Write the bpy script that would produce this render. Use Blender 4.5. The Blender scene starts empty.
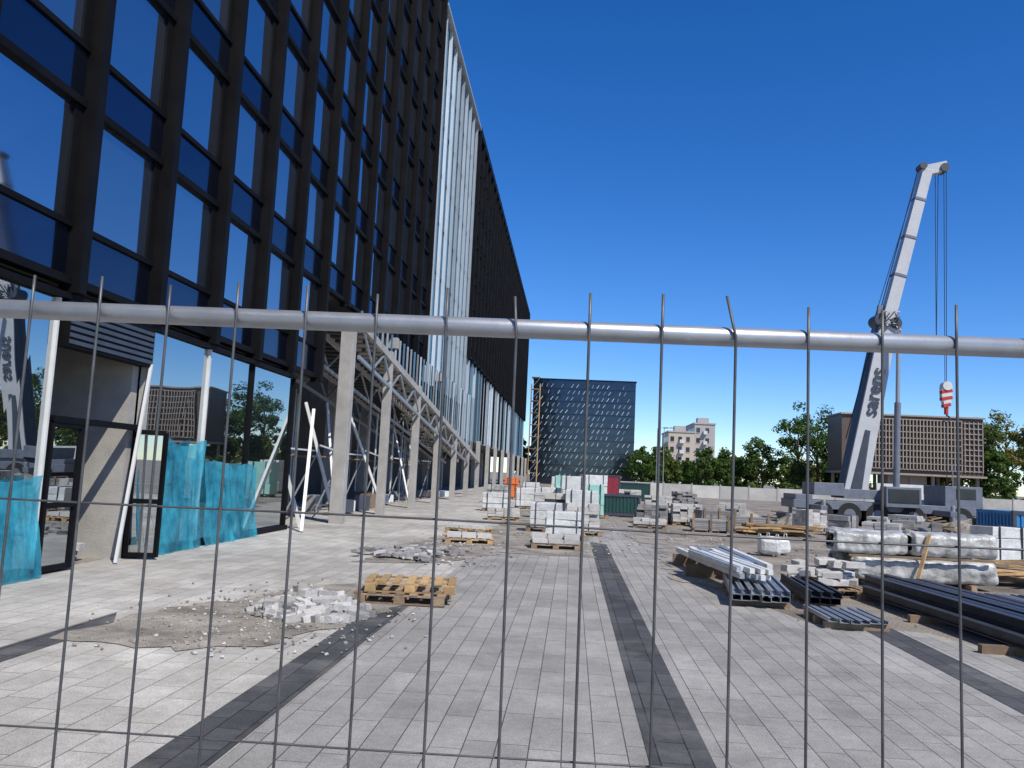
import bpy, math, random
from mathutils import Vector, Matrix, noise, Euler
R=random.Random(7)
scene=bpy.context.scene
scene.view_settings.view_transform='Standard'
try: scene.view_settings.look='None'
except: pass
scene.view_settings.exposure=0

# ---------------------------------------------------------------- materials
def M(name,col,rough=.8,metal=0.,var=.15,scale=3.,bump=0.,bscale=40.,island=0.,spec=.5,speck=0.,speckscale=250.,col2=None):
    m=bpy.data.materials.new(name); m.use_nodes=True
    nt=m.node_tree; N=nt.nodes; L=nt.links
    p=N['Principled BSDF']
    p.inputs['Roughness'].default_value=rough; p.inputs['Metallic'].default_value=metal
    p.inputs['Specular IOR Level'].default_value=spec
    tc=N.new('ShaderNodeTexCoord')
    n=N.new('ShaderNodeTexNoise'); n.inputs['Scale'].default_value=scale; n.inputs['Detail'].default_value=8
    n.inputs['Roughness'].default_value=.65
    L.new(tc.outputs['Object'],n.inputs['Vector'])
    r=N.new('ShaderNodeValToRGB'); L.new(n.outputs['Fac'],r.inputs['Fac'])
    a=[max(0,c*(1-var)) for c in col]; b=[min(1,c*(1+var)) for c in (col2 or col)]
    r.color_ramp.elements[0].position=.3; r.color_ramp.elements[1].position=.7
    r.color_ramp.elements[0].color=(*a,1); r.color_ramp.elements[1].color=(*b,1)
    out=r.outputs['Color']
    def mul(out,fac_out,lo,hi,f0=0,f1=1):
        mr=N.new('ShaderNodeMapRange'); mr.inputs['To Min'].default_value=lo; mr.inputs['To Max'].default_value=hi
        mr.inputs['From Min'].default_value=f0; mr.inputs['From Max'].default_value=f1
        L.new(fac_out,mr.inputs['Value'])
        vm=N.new('ShaderNodeVectorMath'); vm.operation='SCALE'
        L.new(out,vm.inputs[0]); L.new(mr.outputs[0],vm.inputs['Scale']); return vm.outputs[0]
    if island:
        g=N.new('ShaderNodeNewGeometry'); out=mul(out,g.outputs['Random Per Island'],1-island,1+island)
    if speck:
        s=N.new('ShaderNodeTexNoise'); s.inputs['Scale'].default_value=speckscale; s.inputs['Detail'].default_value=2
        L.new(tc.outputs['Object'],s.inputs['Vector']); out=mul(out,s.outputs['Fac'],1-speck,1+speck,.3,.7)
    L.new(out,p.inputs['Base Color'])
    if bump:
        bn=N.new('ShaderNodeTexNoise'); bn.inputs['Scale'].default_value=bscale; bn.inputs['Detail'].default_value=5
        L.new(tc.outputs['Object'],bn.inputs['Vector'])
        bp=N.new('ShaderNodeBump'); bp.inputs['Strength'].default_value=bump; bp.inputs['Distance'].default_value=.02
        L.new(bn.outputs['Fac'],bp.inputs['Height']); L.new(bp.outputs[0],p.inputs['Normal'])
    return m

def paver_mat(name,c1,c2,mort,lane=.25,length=.62,stain=.25,msize=.006,dust=None):
    m=bpy.data.materials.new(name); m.use_nodes=True
    nt=m.node_tree; N=nt.nodes; L=nt.links; p=N['Principled BSDF']
    p.inputs['Roughness'].default_value=.85; p.inputs['Specular IOR Level'].default_value=.3
    tc=N.new('ShaderNodeTexCoord'); sp=N.new('ShaderNodeSeparateXYZ'); L.new(tc.outputs['Object'],sp.inputs[0])
    def math_(op,a,b=None):
        n=N.new('ShaderNodeMath'); n.operation=op
        for i,v in enumerate((a,b)):
            if v is None: continue
            if isinstance(v,(int,float)): n.inputs[i].default_value=v
            else: L.new(v,n.inputs[i])
        return n.outputs[0]
    row=math_('FLOOR',math_('DIVIDE',sp.outputs['X'],lane))
    wn=N.new('ShaderNodeTexWhiteNoise'); wn.noise_dimensions='1D'; L.new(row,wn.inputs['W'])
    u=math_('ADD',sp.outputs['Y'],math_('MULTIPLY',wn.outputs['Value'],length))
    cb=N.new('ShaderNodeCombineXYZ'); L.new(u,cb.inputs[0]); L.new(sp.outputs['X'],cb.inputs[1])
    br=N.new('ShaderNodeTexBrick'); L.new(cb.outputs[0],br.inputs['Vector'])
    br.offset=0; br.inputs['Scale'].default_value=1; br.inputs['Brick Width'].default_value=length
    br.inputs['Row Height'].default_value=lane; br.inputs['Mortar Size'].default_value=msize; br.inputs['Mortar Smooth'].default_value=.3
    br.inputs['Color1'].default_value=(*c1,1); br.inputs['Color2'].default_value=(*c2,1); br.inputs['Mortar'].default_value=(*mort,1)
    out=br.outputs['Color']
    for sc,lo,hi,det in ((.35,1-stain,1+stain,8),(2.3,.84,1.14,8),(14,.92,1.08,5),(170,.55,1.45,2)):
        n=N.new('ShaderNodeTexNoise'); n.inputs['Scale'].default_value=sc; n.inputs['Detail'].default_value=det; n.inputs['Roughness'].default_value=.6
        L.new(tc.outputs['Object'],n.inputs['Vector'])
        mr=N.new('ShaderNodeMapRange'); mr.inputs['From Min'].default_value=.3; mr.inputs['From Max'].default_value=.7
        mr.inputs['To Min'].default_value=lo; mr.inputs['To Max'].default_value=hi; L.new(n.outputs['Fac'],mr.inputs['Value'])
        vm=N.new('ShaderNodeVectorMath'); vm.operation='SCALE'; L.new(out,vm.inputs[0]); L.new(mr.outputs[0],vm.inputs['Scale']); out=vm.outputs[0]
    if dust:
        n=N.new('ShaderNodeTexNoise'); n.inputs['Scale'].default_value=.9; n.inputs['Detail'].default_value=9; n.inputs['Roughness'].default_value=.7
        L.new(tc.outputs['Object'],n.inputs['Vector'])
        mr=N.new('ShaderNodeMapRange'); mr.inputs['From Min'].default_value=.5; mr.inputs['From Max'].default_value=.68; mr.inputs['To Max'].default_value=dust[3]
        L.new(n.outputs['Fac'],mr.inputs['Value'])
        mx=N.new('ShaderNodeMix'); mx.data_type='RGBA'; L.new(mr.outputs[0],mx.inputs[0]); L.new(out,mx.inputs[6]); mx.inputs[7].default_value=(*dust[:3],1); out=mx.outputs[2]
    L.new(out,p.inputs['Base Color'])
    bp=N.new('ShaderNodeBump'); bp.inputs['Strength'].default_value=.6; bp.inputs['Distance'].default_value=.006; bp.invert=True
    L.new(br.outputs['Fac'],bp.inputs['Height'])
    bn=N.new('ShaderNodeTexNoise'); bn.inputs['Scale'].default_value=180; L.new(tc.outputs['Object'],bn.inputs['Vector'])
    b2=N.new('ShaderNodeBump'); b2.inputs['Strength'].default_value=.3; b2.inputs['Distance'].default_value=.004
    L.new(bn.outputs['Fac'],b2.inputs['Height']); L.new(bp.outputs[0],b2.inputs['Normal']); L.new(b2.outputs[0],p.inputs['Normal'])
    return m

def glass_mat(name,refl,base,rough=.02,island=.0,mix=.75,wav=.02):
    m=bpy.data.materials.new(name); m.use_nodes=True
    nt=m.node_tree; N=nt.nodes; L=nt.links; p=N['Principled BSDF']
    p.inputs['Base Color'].default_value=(*base,1); p.inputs['Roughness'].default_value=.15
    g=N.new('ShaderNodeBsdfGlossy'); g.inputs['Roughness'].default_value=rough; g.inputs['Color'].default_value=(*refl,1)
    mx=N.new('ShaderNodeMixShader'); mx.inputs[0].default_value=mix
    if island:
        ge=N.new('ShaderNodeNewGeometry'); mr=N.new('ShaderNodeMapRange'); mr.inputs['To Min'].default_value=mix-island; mr.inputs['To Max'].default_value=mix+island
        L.new(ge.outputs['Random Per Island'],mr.inputs['Value']); L.new(mr.outputs[0],mx.inputs[0])
    if wav:
        tc=N.new('ShaderNodeTexCoord'); n=N.new('ShaderNodeTexNoise'); n.inputs['Scale'].default_value=.9; n.inputs['Detail'].default_value=0
        L.new(tc.outputs['Object'],n.inputs['Vector'])
        bp=N.new('ShaderNodeBump'); bp.inputs['Strength'].default_value=1; bp.inputs['Distance'].default_value=wav
        L.new(n.outputs['Fac'],bp.inputs['Height']); L.new(bp.outputs[0],g.inputs['Normal'])
    L.new(p.outputs[0],mx.inputs[1]); L.new(g.outputs[0],mx.inputs[2]); L.new(mx.outputs[0],N['Material Output'].inputs[0])
    return m

def leaf_mat(name,col):
    m=M(name,col,rough=.7,var=.45,scale=.8,island=.45,spec=.2)
    nt=m.node_tree; N=nt.nodes; L=nt.links; p=N['Principled BSDF']
    tr=N.new('ShaderNodeBsdfTranslucent'); tr.inputs['Color'].default_value=(col[0]*1.8,col[1]*1.9,col[2],1)
    mx=N.new('ShaderNodeMixShader'); mx.inputs[0].default_value=.3
    L.new(p.outputs[0],mx.inputs[1]); L.new(tr.outputs[0],mx.inputs[2]); L.new(mx.outputs[0],N['Material Output'].inputs[0])
    return m
def film_mat(name):
    m=M(name,(.01,.22,.38),rough=.2,var=.5,scale=2.2,col2=(.07,.48,.62),bump=.7,bscale=7)
    nt=m.node_tree; N=nt.nodes; L=nt.links; p=N['Principled BSDF']
    tr=N.new('ShaderNodeBsdfTransparent'); tr.inputs['Color'].default_value=(.40,.80,.92,1)
    tl=N.new('ShaderNodeBsdfTranslucent'); tl.inputs['Color'].default_value=(.04,.42,.56,1)
    a=N.new('ShaderNodeMixShader'); a.inputs[0].default_value=.3; L.new(p.outputs[0],a.inputs[1]); L.new(tl.outputs[0],a.inputs[2])
    mx=N.new('ShaderNodeMixShader'); mx.inputs[0].default_value=.42
    L.new(a.outputs[0],mx.inputs[1]); L.new(tr.outputs[0],mx.inputs[2]); L.new(mx.outputs[0],N['Material Output'].inputs[0])
    return m

m_dirt=M('dirt',(.15,.125,.095),var=.35,scale=.5,bump=.8,bscale=25,speck=.4,speckscale=30,col2=(.27,.235,.19))
m_sand=M('sand_bedding',(.15,.13,.105),var=.3,scale=1.6,bump=.9,bscale=45,speck=.45,speckscale=70,col2=(.31,.28,.24))
m_pave=paver_mat('paving_grey',(.25,.241,.225),(.315,.304,.285),(.07,.066,.06),lane=.215,length=.72,stain=.22,msize=.0045,dust=(.36,.34,.31,.35))
m_pave2=paver_mat('paving_light',(.35,.335,.305),(.44,.42,.385),(.14,.13,.115),lane=.27,length=.6,stain=.3,msize=.005,dust=(.30,.27,.23,.7))
m_band=paver_mat('paving_dark',(.050,.051,.054),(.085,.086,.09),(.02,.02,.02),lane=.21,length=.42,stain=.3,dust=(.22,.21,.19,.4))
m_black=M('black_metal',(.006,.006,.007),rough=.6,var=.4,scale=1.2,spec=.1)
m_spand=glass_mat('spandrel_glass',(.12,.16,.25),(.004,.006,.014),rough=.05,mix=.5,wav=.003,island=.1)
m_glass=glass_mat('window_glass',(.58,.62,.68),(.03,.05,.09),rough=.03,island=.15,mix=.76,wav=.003)
m_glass0=glass_mat('shopfront_glass',(.62,.66,.68),(.01,.015,.02),rough=.008,mix=.8,wav=.002)
m_fin=M('pale_fin',(.38,.43,.47),rough=.35,var=.06,metal=.1,island=.45)
m_finblue=M('blue_fin',(.08,.15,.21),rough=.2,var=.1,island=.5)
m_finglass=glass_mat('fin_glass',(.70,.80,.85),(.12,.20,.26),rough=.06,mix=.75,island=.2)
m_conc=M('concrete',(.36,.345,.32),var=.2,scale=1.5,bump=.3,bscale=30)
m_dconc=M('dark_concrete',(.06,.058,.055),var=.3,scale=.8,bump=.2)
m_white=M('white_paint',(.62,.62,.60),rough=.5,var=.12,scale=2)
m_wwrap=M('white_wrapped_goods',(.60,.61,.60),rough=.4,var=.2,scale=4,bump=.8,bscale=14)
m_galv=M('galvanised',(.40,.41,.42),rough=.40,metal=.6,var=.14,scale=14,bump=.015,bscale=120)
m_wire=M('fence_wire',(.11,.11,.11),rough=.5,metal=.5,var=.4,scale=20)
m_steel=M('zinc_profile',(.36,.38,.40),rough=.4,metal=.6,var=.2,scale=4,island=.3)
m_dsteel=M('dark_steel',(.05,.053,.065),rough=.5,metal=.4,var=.3,scale=5,island=.3)
m_wood=M('pallet_wood',(.38,.25,.12),var=.3,scale=7,island=.3,bump=.3,bscale=60)
m_gwood=M('weathered_wood',(.24,.17,.11),var=.3,scale=7,island=.35,bump=.3,bscale=60)
m_block=M('pale_block',(.47,.455,.43),var=.15,scale=6,island=.18,bump=.4,bscale=50,speck=.15)
m_rubb=M('rubble_block',(.37,.36,.345),var=.2,scale=6,island=.35,bump=.5,bscale=50,speck=.2)
m_gblock=M('grey_block',(.24,.235,.23),var=.2,scale=6,island=.3,bump=.4,bscale=50)
m_wrap=M('plastic_wrap',(.27,.27,.255),rough=.38,var=.4,scale=4,bump=1.,bscale=9,col2=(.43,.43,.41))
m_film=film_mat('turquoise_film')
m_mint=M('mint_board',(.33,.60,.53),var=.1)
m_red=M('red_paint',(.50,.04,.03),rough=.45)
m_dred=M('dark_red_paint',(.28,.03,.05),rough=.5)
m_orange=M('orange_paint',(.70,.17,.04),rough=.5)
m_green=M('dark_green_paint',(.015,.06,.05),rough=.5)
m_blue=M('blue_paint',(.03,.20,.45),rough=.4)
m_rub=M('tyre_rubber',(.02,.02,.02),rough=.9)
m_cranew=M('crane_white',(.50,.51,.52),rough=.4,var=.08,scale=2)
m_craned=M('crane_dark',(.05,.06,.08),rough=.45,var=.2)
m_cwgt=M('crane_grey',(.15,.17,.21),rough=.5,var=.2)
m_cable=M('cable_steel',(.03,.03,.035),rough=.6)
m_bark=M('bark',(.10,.075,.05),bump=.6,bscale=12)
m_leaf=[leaf_mat('foliage_a',(.055,.10,.02)),leaf_mat('foliage_b',(.085,.12,.028)),leaf_mat('foliage_c',(.14,.13,.03))]
m_beige=M('beige_render',(.50,.43,.34),var=.08,scale=.5)
m_beige2=M('grey_render',(.40,.37,.35),var=.08,scale=.5)
m_win=M('dark_window',(.03,.035,.045),rough=.15,var=.4,scale=1,island=.6)
m_brown=M('brown_panel',(.11,.075,.055),rough=.5,var=.15,scale=1)
m_grid=M('grid_mullion',(.33,.28,.23),rough=.6,var=.1)
m_dglass=glass_mat('distant_glass',(.08,.11,.16),(.010,.014,.020),rough=.1,mix=.35,island=.1)
m_dash=M('light_lamella',(.42,.50,.54),rough=.4,island=.5)
m_wallp=M('wall_panel',(.45,.44,.41),var=.2,scale=.7,island=.15)

# ---------------------------------------------------------------- mesh builder
class B:
    def __init__(s): s.v=[]; s.f=[]; s.mi=[]; s.mats=[]
    def mid(s,m):
        if m not in s.mats: s.mats.append(m)
        return s.mats.index(m)
    def add(s,vs,fs,m):
        o=len(s.v); s.v+= [tuple(v) for v in vs]; k=s.mid(m)
        for f in fs: s.f.append([i+o for i in f]); s.mi.append(k)
    def box(s,x0,x1,y0,y1,z0,z1,m):
        s.add([(x0,y0,z0),(x1,y0,z0),(x1,y1,z0),(x0,y1,z0),(x0,y0,z1),(x1,y0,z1),(x1,y1,z1),(x0,y1,z1)],
              [(3,2,1,0),(4,5,6,7),(0,1,5,4),(1,2,6,5),(2,3,7,6),(3,0,4,7)],m)
    def obox(s,c,size,m,rot=None,jit=0):
        rot=rot or Matrix.Identity(3); h=[d/2 for d in size]; vs=[]
        for z in(-1,1):
            for x,y in((-1,-1),(1,-1),(1,1),(-1,1)):
                v=Vector((x*h[0],y*h[1],z*h[2]))
                if jit: v+=Vector((R.uniform(-jit,jit) for _ in range(3)))
                vs.append(Vector(c)+rot@v)
        s.add(vs,[(3,2,1,0),(4,5,6,7),(0,1,5,4),(1,2,6,5),(2,3,7,6),(3,0,4,7)],m)
    def beam(s,p0,p1,w,h,m,w1=None,h1=None,up=(0,0,1)):
        p0=Vector(p0);p1=Vector(p1); d=(p1-p0).normalized(); u=Vector(up)
        if abs(d.dot(u))>.98: u=Vector((0,1,0))
        x=d.cross(u).normalized(); y=x.cross(d)
        w1=w1 or w; h1=h1 or h; vs=[]
        for p,ww,hh in((p0,w,h),(p1,w1,h1)):
            for a,b in((-1,-1),(1,-1),(1,1),(-1,1)): vs.append(p+x*a*ww/2+y*b*hh/2)
        s.add(vs,[(3,2,1,0),(4,5,6,7),(0,1,5,4),(1,2,6,5),(2,3,7,6),(3,0,4,7)],m)
    def cyl(s,p0,p1,r,m,r1=None,seg=12):
        p0=Vector(p0);p1=Vector(p1); d=(p1-p0).normalized(); u=Vector((0,0,1)) if abs(d.z)<.9 else Vector((1,0,0))
        x=d.cross(u).normalized(); y=x.cross(d); r1=r if r1 is None else r1; vs=[]
        for p,rr in((p0,r),(p1,r1)):
            for i in range(seg):
                a=2*math.pi*i/seg; vs.append(p+(x*math.cos(a)+y*math.sin(a))*rr)
        fs=[(i,(i+1)%seg,seg+(i+1)%seg,seg+i) for i in range(seg)]
        fs+=[tuple(range(seg))[::-1],tuple(range(seg,2*seg))]
        s.add(vs,fs,m)
    def tube(s,pts,r,m,seg=8):
        pts=[Vector(p) for p in pts]; vs=[]
        for i,p in enumerate(pts):
            d=(pts[min(i+1,len(pts)-1)]-pts[max(i-1,0)]).normalized()
            u=Vector((0,1,0)) if abs(d.y)<.9 else Vector((0,0,1)); x=d.cross(u).normalized(); y=x.cross(d)
            for k in range(seg):
                a=2*math.pi*k/seg; vs.append(p+(x*math.cos(a)+y*math.sin(a))*r)
        fs=[]
        for i in range(len(pts)-1):
            for k in range(seg): fs.append((i*seg+k,i*seg+(k+1)%seg,(i+1)*seg+(k+1)%seg,(i+1)*seg+k))
        fs+=[tuple(range(seg))[::-1],tuple(range((len(pts)-1)*seg,len(pts)*seg))]
        s.add(vs,fs,m)
    def rock(s,c,r,m,flat=.7):
        t=(1+5**.5)/2
        vs=[(-1,t,0),(1,t,0),(-1,-t,0),(1,-t,0),(0,-1,t),(0,1,t),(0,-1,-t),(0,1,-t),(t,0,-1),(t,0,1),(-t,0,-1),(-t,0,1)]
        fs=[(0,11,5),(0,5,1),(0,1,7),(0,7,10),(0,10,11),(1,5,9),(5,11,4),(11,10,2),(10,7,6),(7,1,8),(3,9,4),(3,4,2),(3,2,6),(3,6,8),(3,8,9),(4,9,5),(2,4,11),(6,2,10),(8,6,7),(9,8,1)]
        out=[]
        for v in vs:
            k=r/1.9*R.uniform(.65,1.25); out.append((c[0]+v[0]*k,c[1]+v[1]*k,c[2]+v[2]*k*flat))
        s.add(out,fs,m)
    def make(s,name,parent=None,smooth=False,bevel=0,loc=None):
        me=bpy.data.meshes.new(name); me.from_pydata(s.v,[],s.f)
        for m in s.mats: me.materials.append(m)
        me.polygons.foreach_set('material_index',s.mi)
        if smooth: me.polygons.foreach_set('use_smooth',[True]*len(s.f))
        me.update(); o=bpy.data.objects.new(name,me); scene.collection.objects.link(o)
        if loc: o.location=loc
        if parent: o.parent=parent
        if bevel:
            b=o.modifiers.new('bevel','BEVEL'); b.width=bevel; b.segments=2; b.limit_method='ANGLE'
        return o
def empty(name,loc=(0,0,0),rz=0):
    e=bpy.data.objects.new(name,None); scene.collection.objects.link(e); e.location=loc; e.rotation_euler=(0,0,rz); return e
def rz(a): return Matrix.Rotation(a,3,'Z')
def reul(a,b,c): return Euler((a,b,c)).to_matrix()

# ---------------------------------------------------------------- camera
cam=bpy.data.cameras.new('camera'); co=bpy.data.objects.new('camera',cam); scene.collection.objects.link(co)
cam.sensor_width=36; cam.lens=29.1; cam.clip_start=.05; cam.clip_end=5000
Yc=Vector((60,-91,-828)).normalized(); up=Vector((math.sin(math.radians(2.2)),math.cos(math.radians(2.2)),0))
Zc=(up-Yc*up.dot(Yc)).normalized(); Xc=Yc.cross(Zc)
co.matrix_world=Matrix.Translation((0,0,1.8))@Matrix((Xc,Yc,Zc)).to_4x4()
scene.camera=co

# ---------------------------------------------------------------- light
AZ=math.radians(140); EL=math.radians(50)
sv=Vector((math.sin(AZ)*math.cos(EL),math.cos(AZ)*math.cos(EL),math.sin(EL)))
sl=bpy.data.lights.new('sun','SUN'); sl.energy=5.0; sl.angle=math.radians(.5); sl.color=(1,.94,.84)
so=bpy.data.objects.new('sun',sl); scene.collection.objects.link(so); so.rotation_euler=sv.to_track_quat('Z','Y').to_euler(); so.location=(0,0,60)
w=bpy.data.worlds.new('World'); scene.world=w; w.use_nodes=True; nt=w.node_tree
sk=nt.nodes.new('ShaderNodeTexSky'); sk.sky_type='NISHITA'; sk.sun_disc=False; sk.sun_elevation=EL; sk.sun_rotation=AZ
sk.air_density=.85; sk.dust_density=0; sk.ozone_density=4.5; sk.altitude=600
hs=nt.nodes.new('ShaderNodeHueSaturation'); hs.inputs['Hue'].default_value=.510; hs.inputs['Saturation'].default_value=1.3; hs.inputs['Value'].default_value=1.08
nt.links.new(sk.outputs[0],hs.inputs['Color'])
bg=nt.nodes['Background']; nt.links.new(hs.outputs[0],bg.inputs[0]); bg.inputs[1].default_value=.15

# ---------------------------------------------------------------- ground
b=B(); b.add([(-1500,-300,0),(1500,-300,0),(1500,2500,0),(-1500,2500,0)],[(0,1,2,3)],m_dirt); b.make('ground')
def sheet(name,poly,z,mat,jit=0,sub=1):
    pts=[]
    n=len(poly)
    for i in range(n):
        a=Vector(poly[i]);c=Vector(poly[(i+1)%n]); k=max(1,int((c-a).length/sub)) if jit else 1
        for j in range(k):
            p=a.lerp(c,j/k)
            if jit: p=p+Vector((R.uniform(-jit,jit),R.uniform(-jit,jit)))
            pts.append((p.x,p.y,z))
    b=B(); b.add(pts,[tuple(range(len(pts)))],mat); return b.make(name)
sheet('plaza_paving',[(-14,-12),(-2.04,-12),(-2.04,62),(-14,128)],.004,m_pave2)
sheet('plaza_paving',[(-2.036,-12),(2.75,-12),(2.75,13.2),(2.62,24),(2.3,34),(1.4,38),(-2.036,44)],.0042,m_pave,jit=.0)
sheet('plaza_paving',[(2.754,-12),(9.5,-12),(9.5,8.7),(5.2,9.6),(4.6,11.2),(3.2,11.4),(2.9,12.8),(2.754,13)],.0044,m_pave)
sheet('paving_band',[(.56,-12),(.98,-12),(.98,22.5),(.56,23)],.009,m_band)
sheet('paving_band',[(-2.47,-12),(-2.05,-12),(-2.05,12.2),(-2.47,11.8)],.009,m_band)
sheet('paving_band',[(3.8,-12),(4.22,-12),(4.22,11.9),(3.8,12)],.009,m_band)
sheet('paving_band',[(-5.1,-12),(-4.75,-12),(-4.75,8.6),(-5.1,9.3)],.009,m_band)
sheet('sand_patch',[(-4.9,7.9),(-3.5,7.7),(-2.9,8.3),(-2.5,9.2),(-2.2,10.6),(-1.7,12.2),(-2.6,12.9),(-3.6,12.3),(-4.3,10.6),(-4.9,9.2)],.013,m_sand,jit=.12,sub=.2)
sheet('sand_patch',[(-3.9,15.5),(-2.4,15.9),(-1.2,19.5),(-1.0,24),(-2.2,25.5),(-3.4,23),(-3.9,19)],.013,m_sand,jit=.15,sub=.3)
sheet('sand_patch',[(-1.3,18.6),(.5,18.7),(.52,26),(2.2,30),(2.2,44),(-2.6,46),(-2.4,26.5)],.0115,m_sand,jit=.15,sub=.4)
sheet('sand_patch',[(1.9,15.5),(3.2,13.5),(4.5,15),(4,24),(2.6,30),(1.6,27),(2.3,22)],.0135,m_sand,jit=.18,sub=.3)

b=B()
for i in range(2000):
    k=R.random()
    if k<.45: x,y=R.gauss(-3.3,.7),R.gauss(9.8,1.2)
    elif k<.6: x,y=R.gauss(-2.6,.6),R.uniform(15.5,25)
    elif k<.7: x,y=R.uniform(-2,2),R.uniform(19,40)
    else: x,y=R.uniform(2.3,14),R.uniform(11.5,30)
    if y<7.5: continue
    s=R.uniform(.006,.026)*(1 if y<14 else 1.7)
    b.rock((x,y,.012+s*.4),s,R.choice([m_block,m_gblock,m_sand,m_sand]))
b.make('gravel_stones')

# ---------------------------------------------------------------- temporary mesh fence
f=empty('mesh_fence')
def fy(x): return 1.145+.033*x
b=B()
b.cyl((-1.92,fy(-1.92),2.0),(1.62,fy(1.62),2.0),.0135,m_galv,seg=28)
for x in(-1.92,1.62): b.cyl((x,fy(x),.02),(x,fy(x),2.03),.02,m_galv,seg=20)
b.cyl((-1.92,fy(-1.92),.12),(1.62,fy(1.62),.12),.0135,m_galv,seg=20)
o=b.make('tube_frame',f)
for p in o.data.polygons: p.use_smooth=len(p.vertices)==4
b=B()
for i in range(-11,22):
    x=-.775+.0990*i
    if x<-1.88 or x>1.58: continue
    y=fy(x)-.0155; pts=[]
    ph=R.uniform(0,6); am=R.uniform(.0004,.0014); top=2.042+R.uniform(-.006,.012)
    lean=R.uniform(-.003,.003)
    for k in range(40):
        z=.06+(top-.06)*k/39
        pts.append((x+am*math.sin(z*3+ph)+lean*(z-1.6),y+.001*math.sin(z*5+ph),z))
    if i==10: pts[-1]=(x-.012,y,top+.006)
    if i==7: pts[-1]=(x-.006,y-.002,top+.004)
    b.tube(pts,.0020,m_wire,seg=8)
for z in(.14,.45,.80,1.12,1.426,1.73):
    pts=[]
    for k in range(70):
        x=-1.9+3.5*k/69; pts.append((x,fy(x)-.0110,z+.001*math.sin(x*7+z*9)-.0015*math.sin(x*2.1)))
    b.tube(pts,.0015,m_wire,seg=6)
b.make('wire_mesh',f,smooth=True)
b=B()
for x in(-1.92,1.62):
    b.box(x-.11,x+.11,fy(x)-.32,fy(x)+.32,.0,.13,m_conc)
b.make('concrete_foot',f,bevel=.02)

# ---------------------------------------------------------------- office building
ob=empty('office_building')
XF=-7.75; P=2.75; BAY=2.4; RY=11.72
b=B()
b.box(-30,XF-.02,-15,24.0,4.25,26.4,m_dconc)
b.box(-30,XF-.02,24.003,41,7.05,26.6,m_dconc)
b.box(-30,XF-.25,41.003,57,7.05,25.9,m_dconc)
b.box(-30,XF-.02,57.003,128,9.8,26.1,m_dconc)
b.box(-30,XF-.3,57.1,127.9,4.0,9.797,m_dconc)
b.box(-30,-9.8,-15,22.28,0,4.247,m_conc)
b.box(-30,-12.6,22.31,127.8,0,4.24,m_dconc); b.box(-30,-12.6,24.03,127.8,4.243,7.047,m_dconc)
b.make('structure',ob)
ribs=B(); gl=B(); sp=B()
def bays(ya,yb,zb,zt,first=True):
    n0=math.ceil((ya-RY)/BAY-.1); n1=math.floor((yb-RY)/BAY+.1)
    k0=round((zb-4.3)/P)
    for n in range(n0,n1+1):
        y=RY+BAY*n
        if n>n0 or first: ribs.box(XF,XF+.32,y-.10,y+.10,zb-.14,zt,m_black)
        if n==n1: break
        ribs.box(XF,XF+.20,y+.103,y+BAY-.103,zb-.02,zb+.10,m_black)
        ribs.box(XF,XF+.30,y+.1035,y+BAY-.1035,zt-.5,zt-.003,m_black)
        k=k0
        while True:
            z=4.3+P*k
            if z+P>zt+.3: break
            s0,s1=z+.10,z+.86; w0,w1=z+.95,z+P-.02
            ribs.box(XF,XF+.13,y+.103,y+BAY-.103,s1,w0,m_black)
            if z+2*P<=zt+.3: ribs.box(XF,XF+.15,y+.104,y+BAY-.104,w1,z+P+.10,m_black)
            ribs.box(XF,XF+.10,y+.1045,y+.16,w0+.002,w1-.002,m_black)
            ribs.box(XF,XF+.10,y+BAY-.30,y+BAY-.1045,w0+.002,w1-.002,m_black)
            j=lambda a:R.uniform(-a,a)
            x=XF+.05
            gl.add([(x+j(.006),y+.155,w0),(x+j(.006),y+BAY-.295,w0),(x+j(.006),y+BAY-.295,w1),(x+j(.006),y+.155,w1)],[(0,1,2,3)],m_glass)
            x=XF+.08
            sp.add([(x+j(.004),y+.11,s0),(x+j(.004),y+BAY-.11,s0),(x+j(.004),y+BAY-.11,s1),(x+j(.004),y+.11,s1)],[(0,1,2,3)],m_spand)
            k+=1
bays(RY-11*BAY,RY+5*BAY,4.3,26.9)
bays(RY+5*BAY,RY+12*BAY,7.05,26.9,first=False)
bays(RY+19*BAY,RY+48*BAY,9.8,26.5)
ribs.make('facade_ribs',ob); gl.make('windows',ob); sp.make('spandrels',ob)
b=B(); g=B()
y=41.0; i=0
while y<57.2:
    b.box(XF-.02,XF+(.16 if i%2 else .06),y-.05,y+.05,6.2,26.2,m_fin if i%2 else m_finblue)
    y+=.9; i+=1
for k in range(8):
    z=7.05+P*k*.99
    for i in range(16):
        ya=41.1+i
        if z+2.6>26: continue
        g.add([(XF-.1,ya,z),(XF-.1,ya+.96,z),(XF-.1,ya+.96,z+2.62),(XF-.1,ya,z+2.62)],[(0,1,2,3)],m_finglass)
    b.box(XF-.2,XF-.05,41.05,57.05,z-.10,z+.0,m_black)
b.box(XF-.4,XF+.30,41.02,57.1,26.2,26.35,m_fin)
y=57.6; i=0
while y<127.5:
    b.box(XF-.1,XF+(.12 if i%2 else .05),y-.08,y+.08,4.0,9.65,[m_fin,m_finblue,m_black][R.randrange(3)]); y+=1.0; i+=1
b.box(XF-.25,XF-.12,57.2,127.7,4.1,9.6,m_finglass)
y=27.5; i=0
def zd(y): return 6.25-(y-27)*.108
while y<61:
    b.box(XF+.34,XF+.40,y-.05,y+.05,zd(y)+.1,7.05,m_fin if i%3 else m_finblue); y+=.8; i+=1
b.make('pale_fins',ob); g.make('fin_glazing',ob)
b=B()
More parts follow.
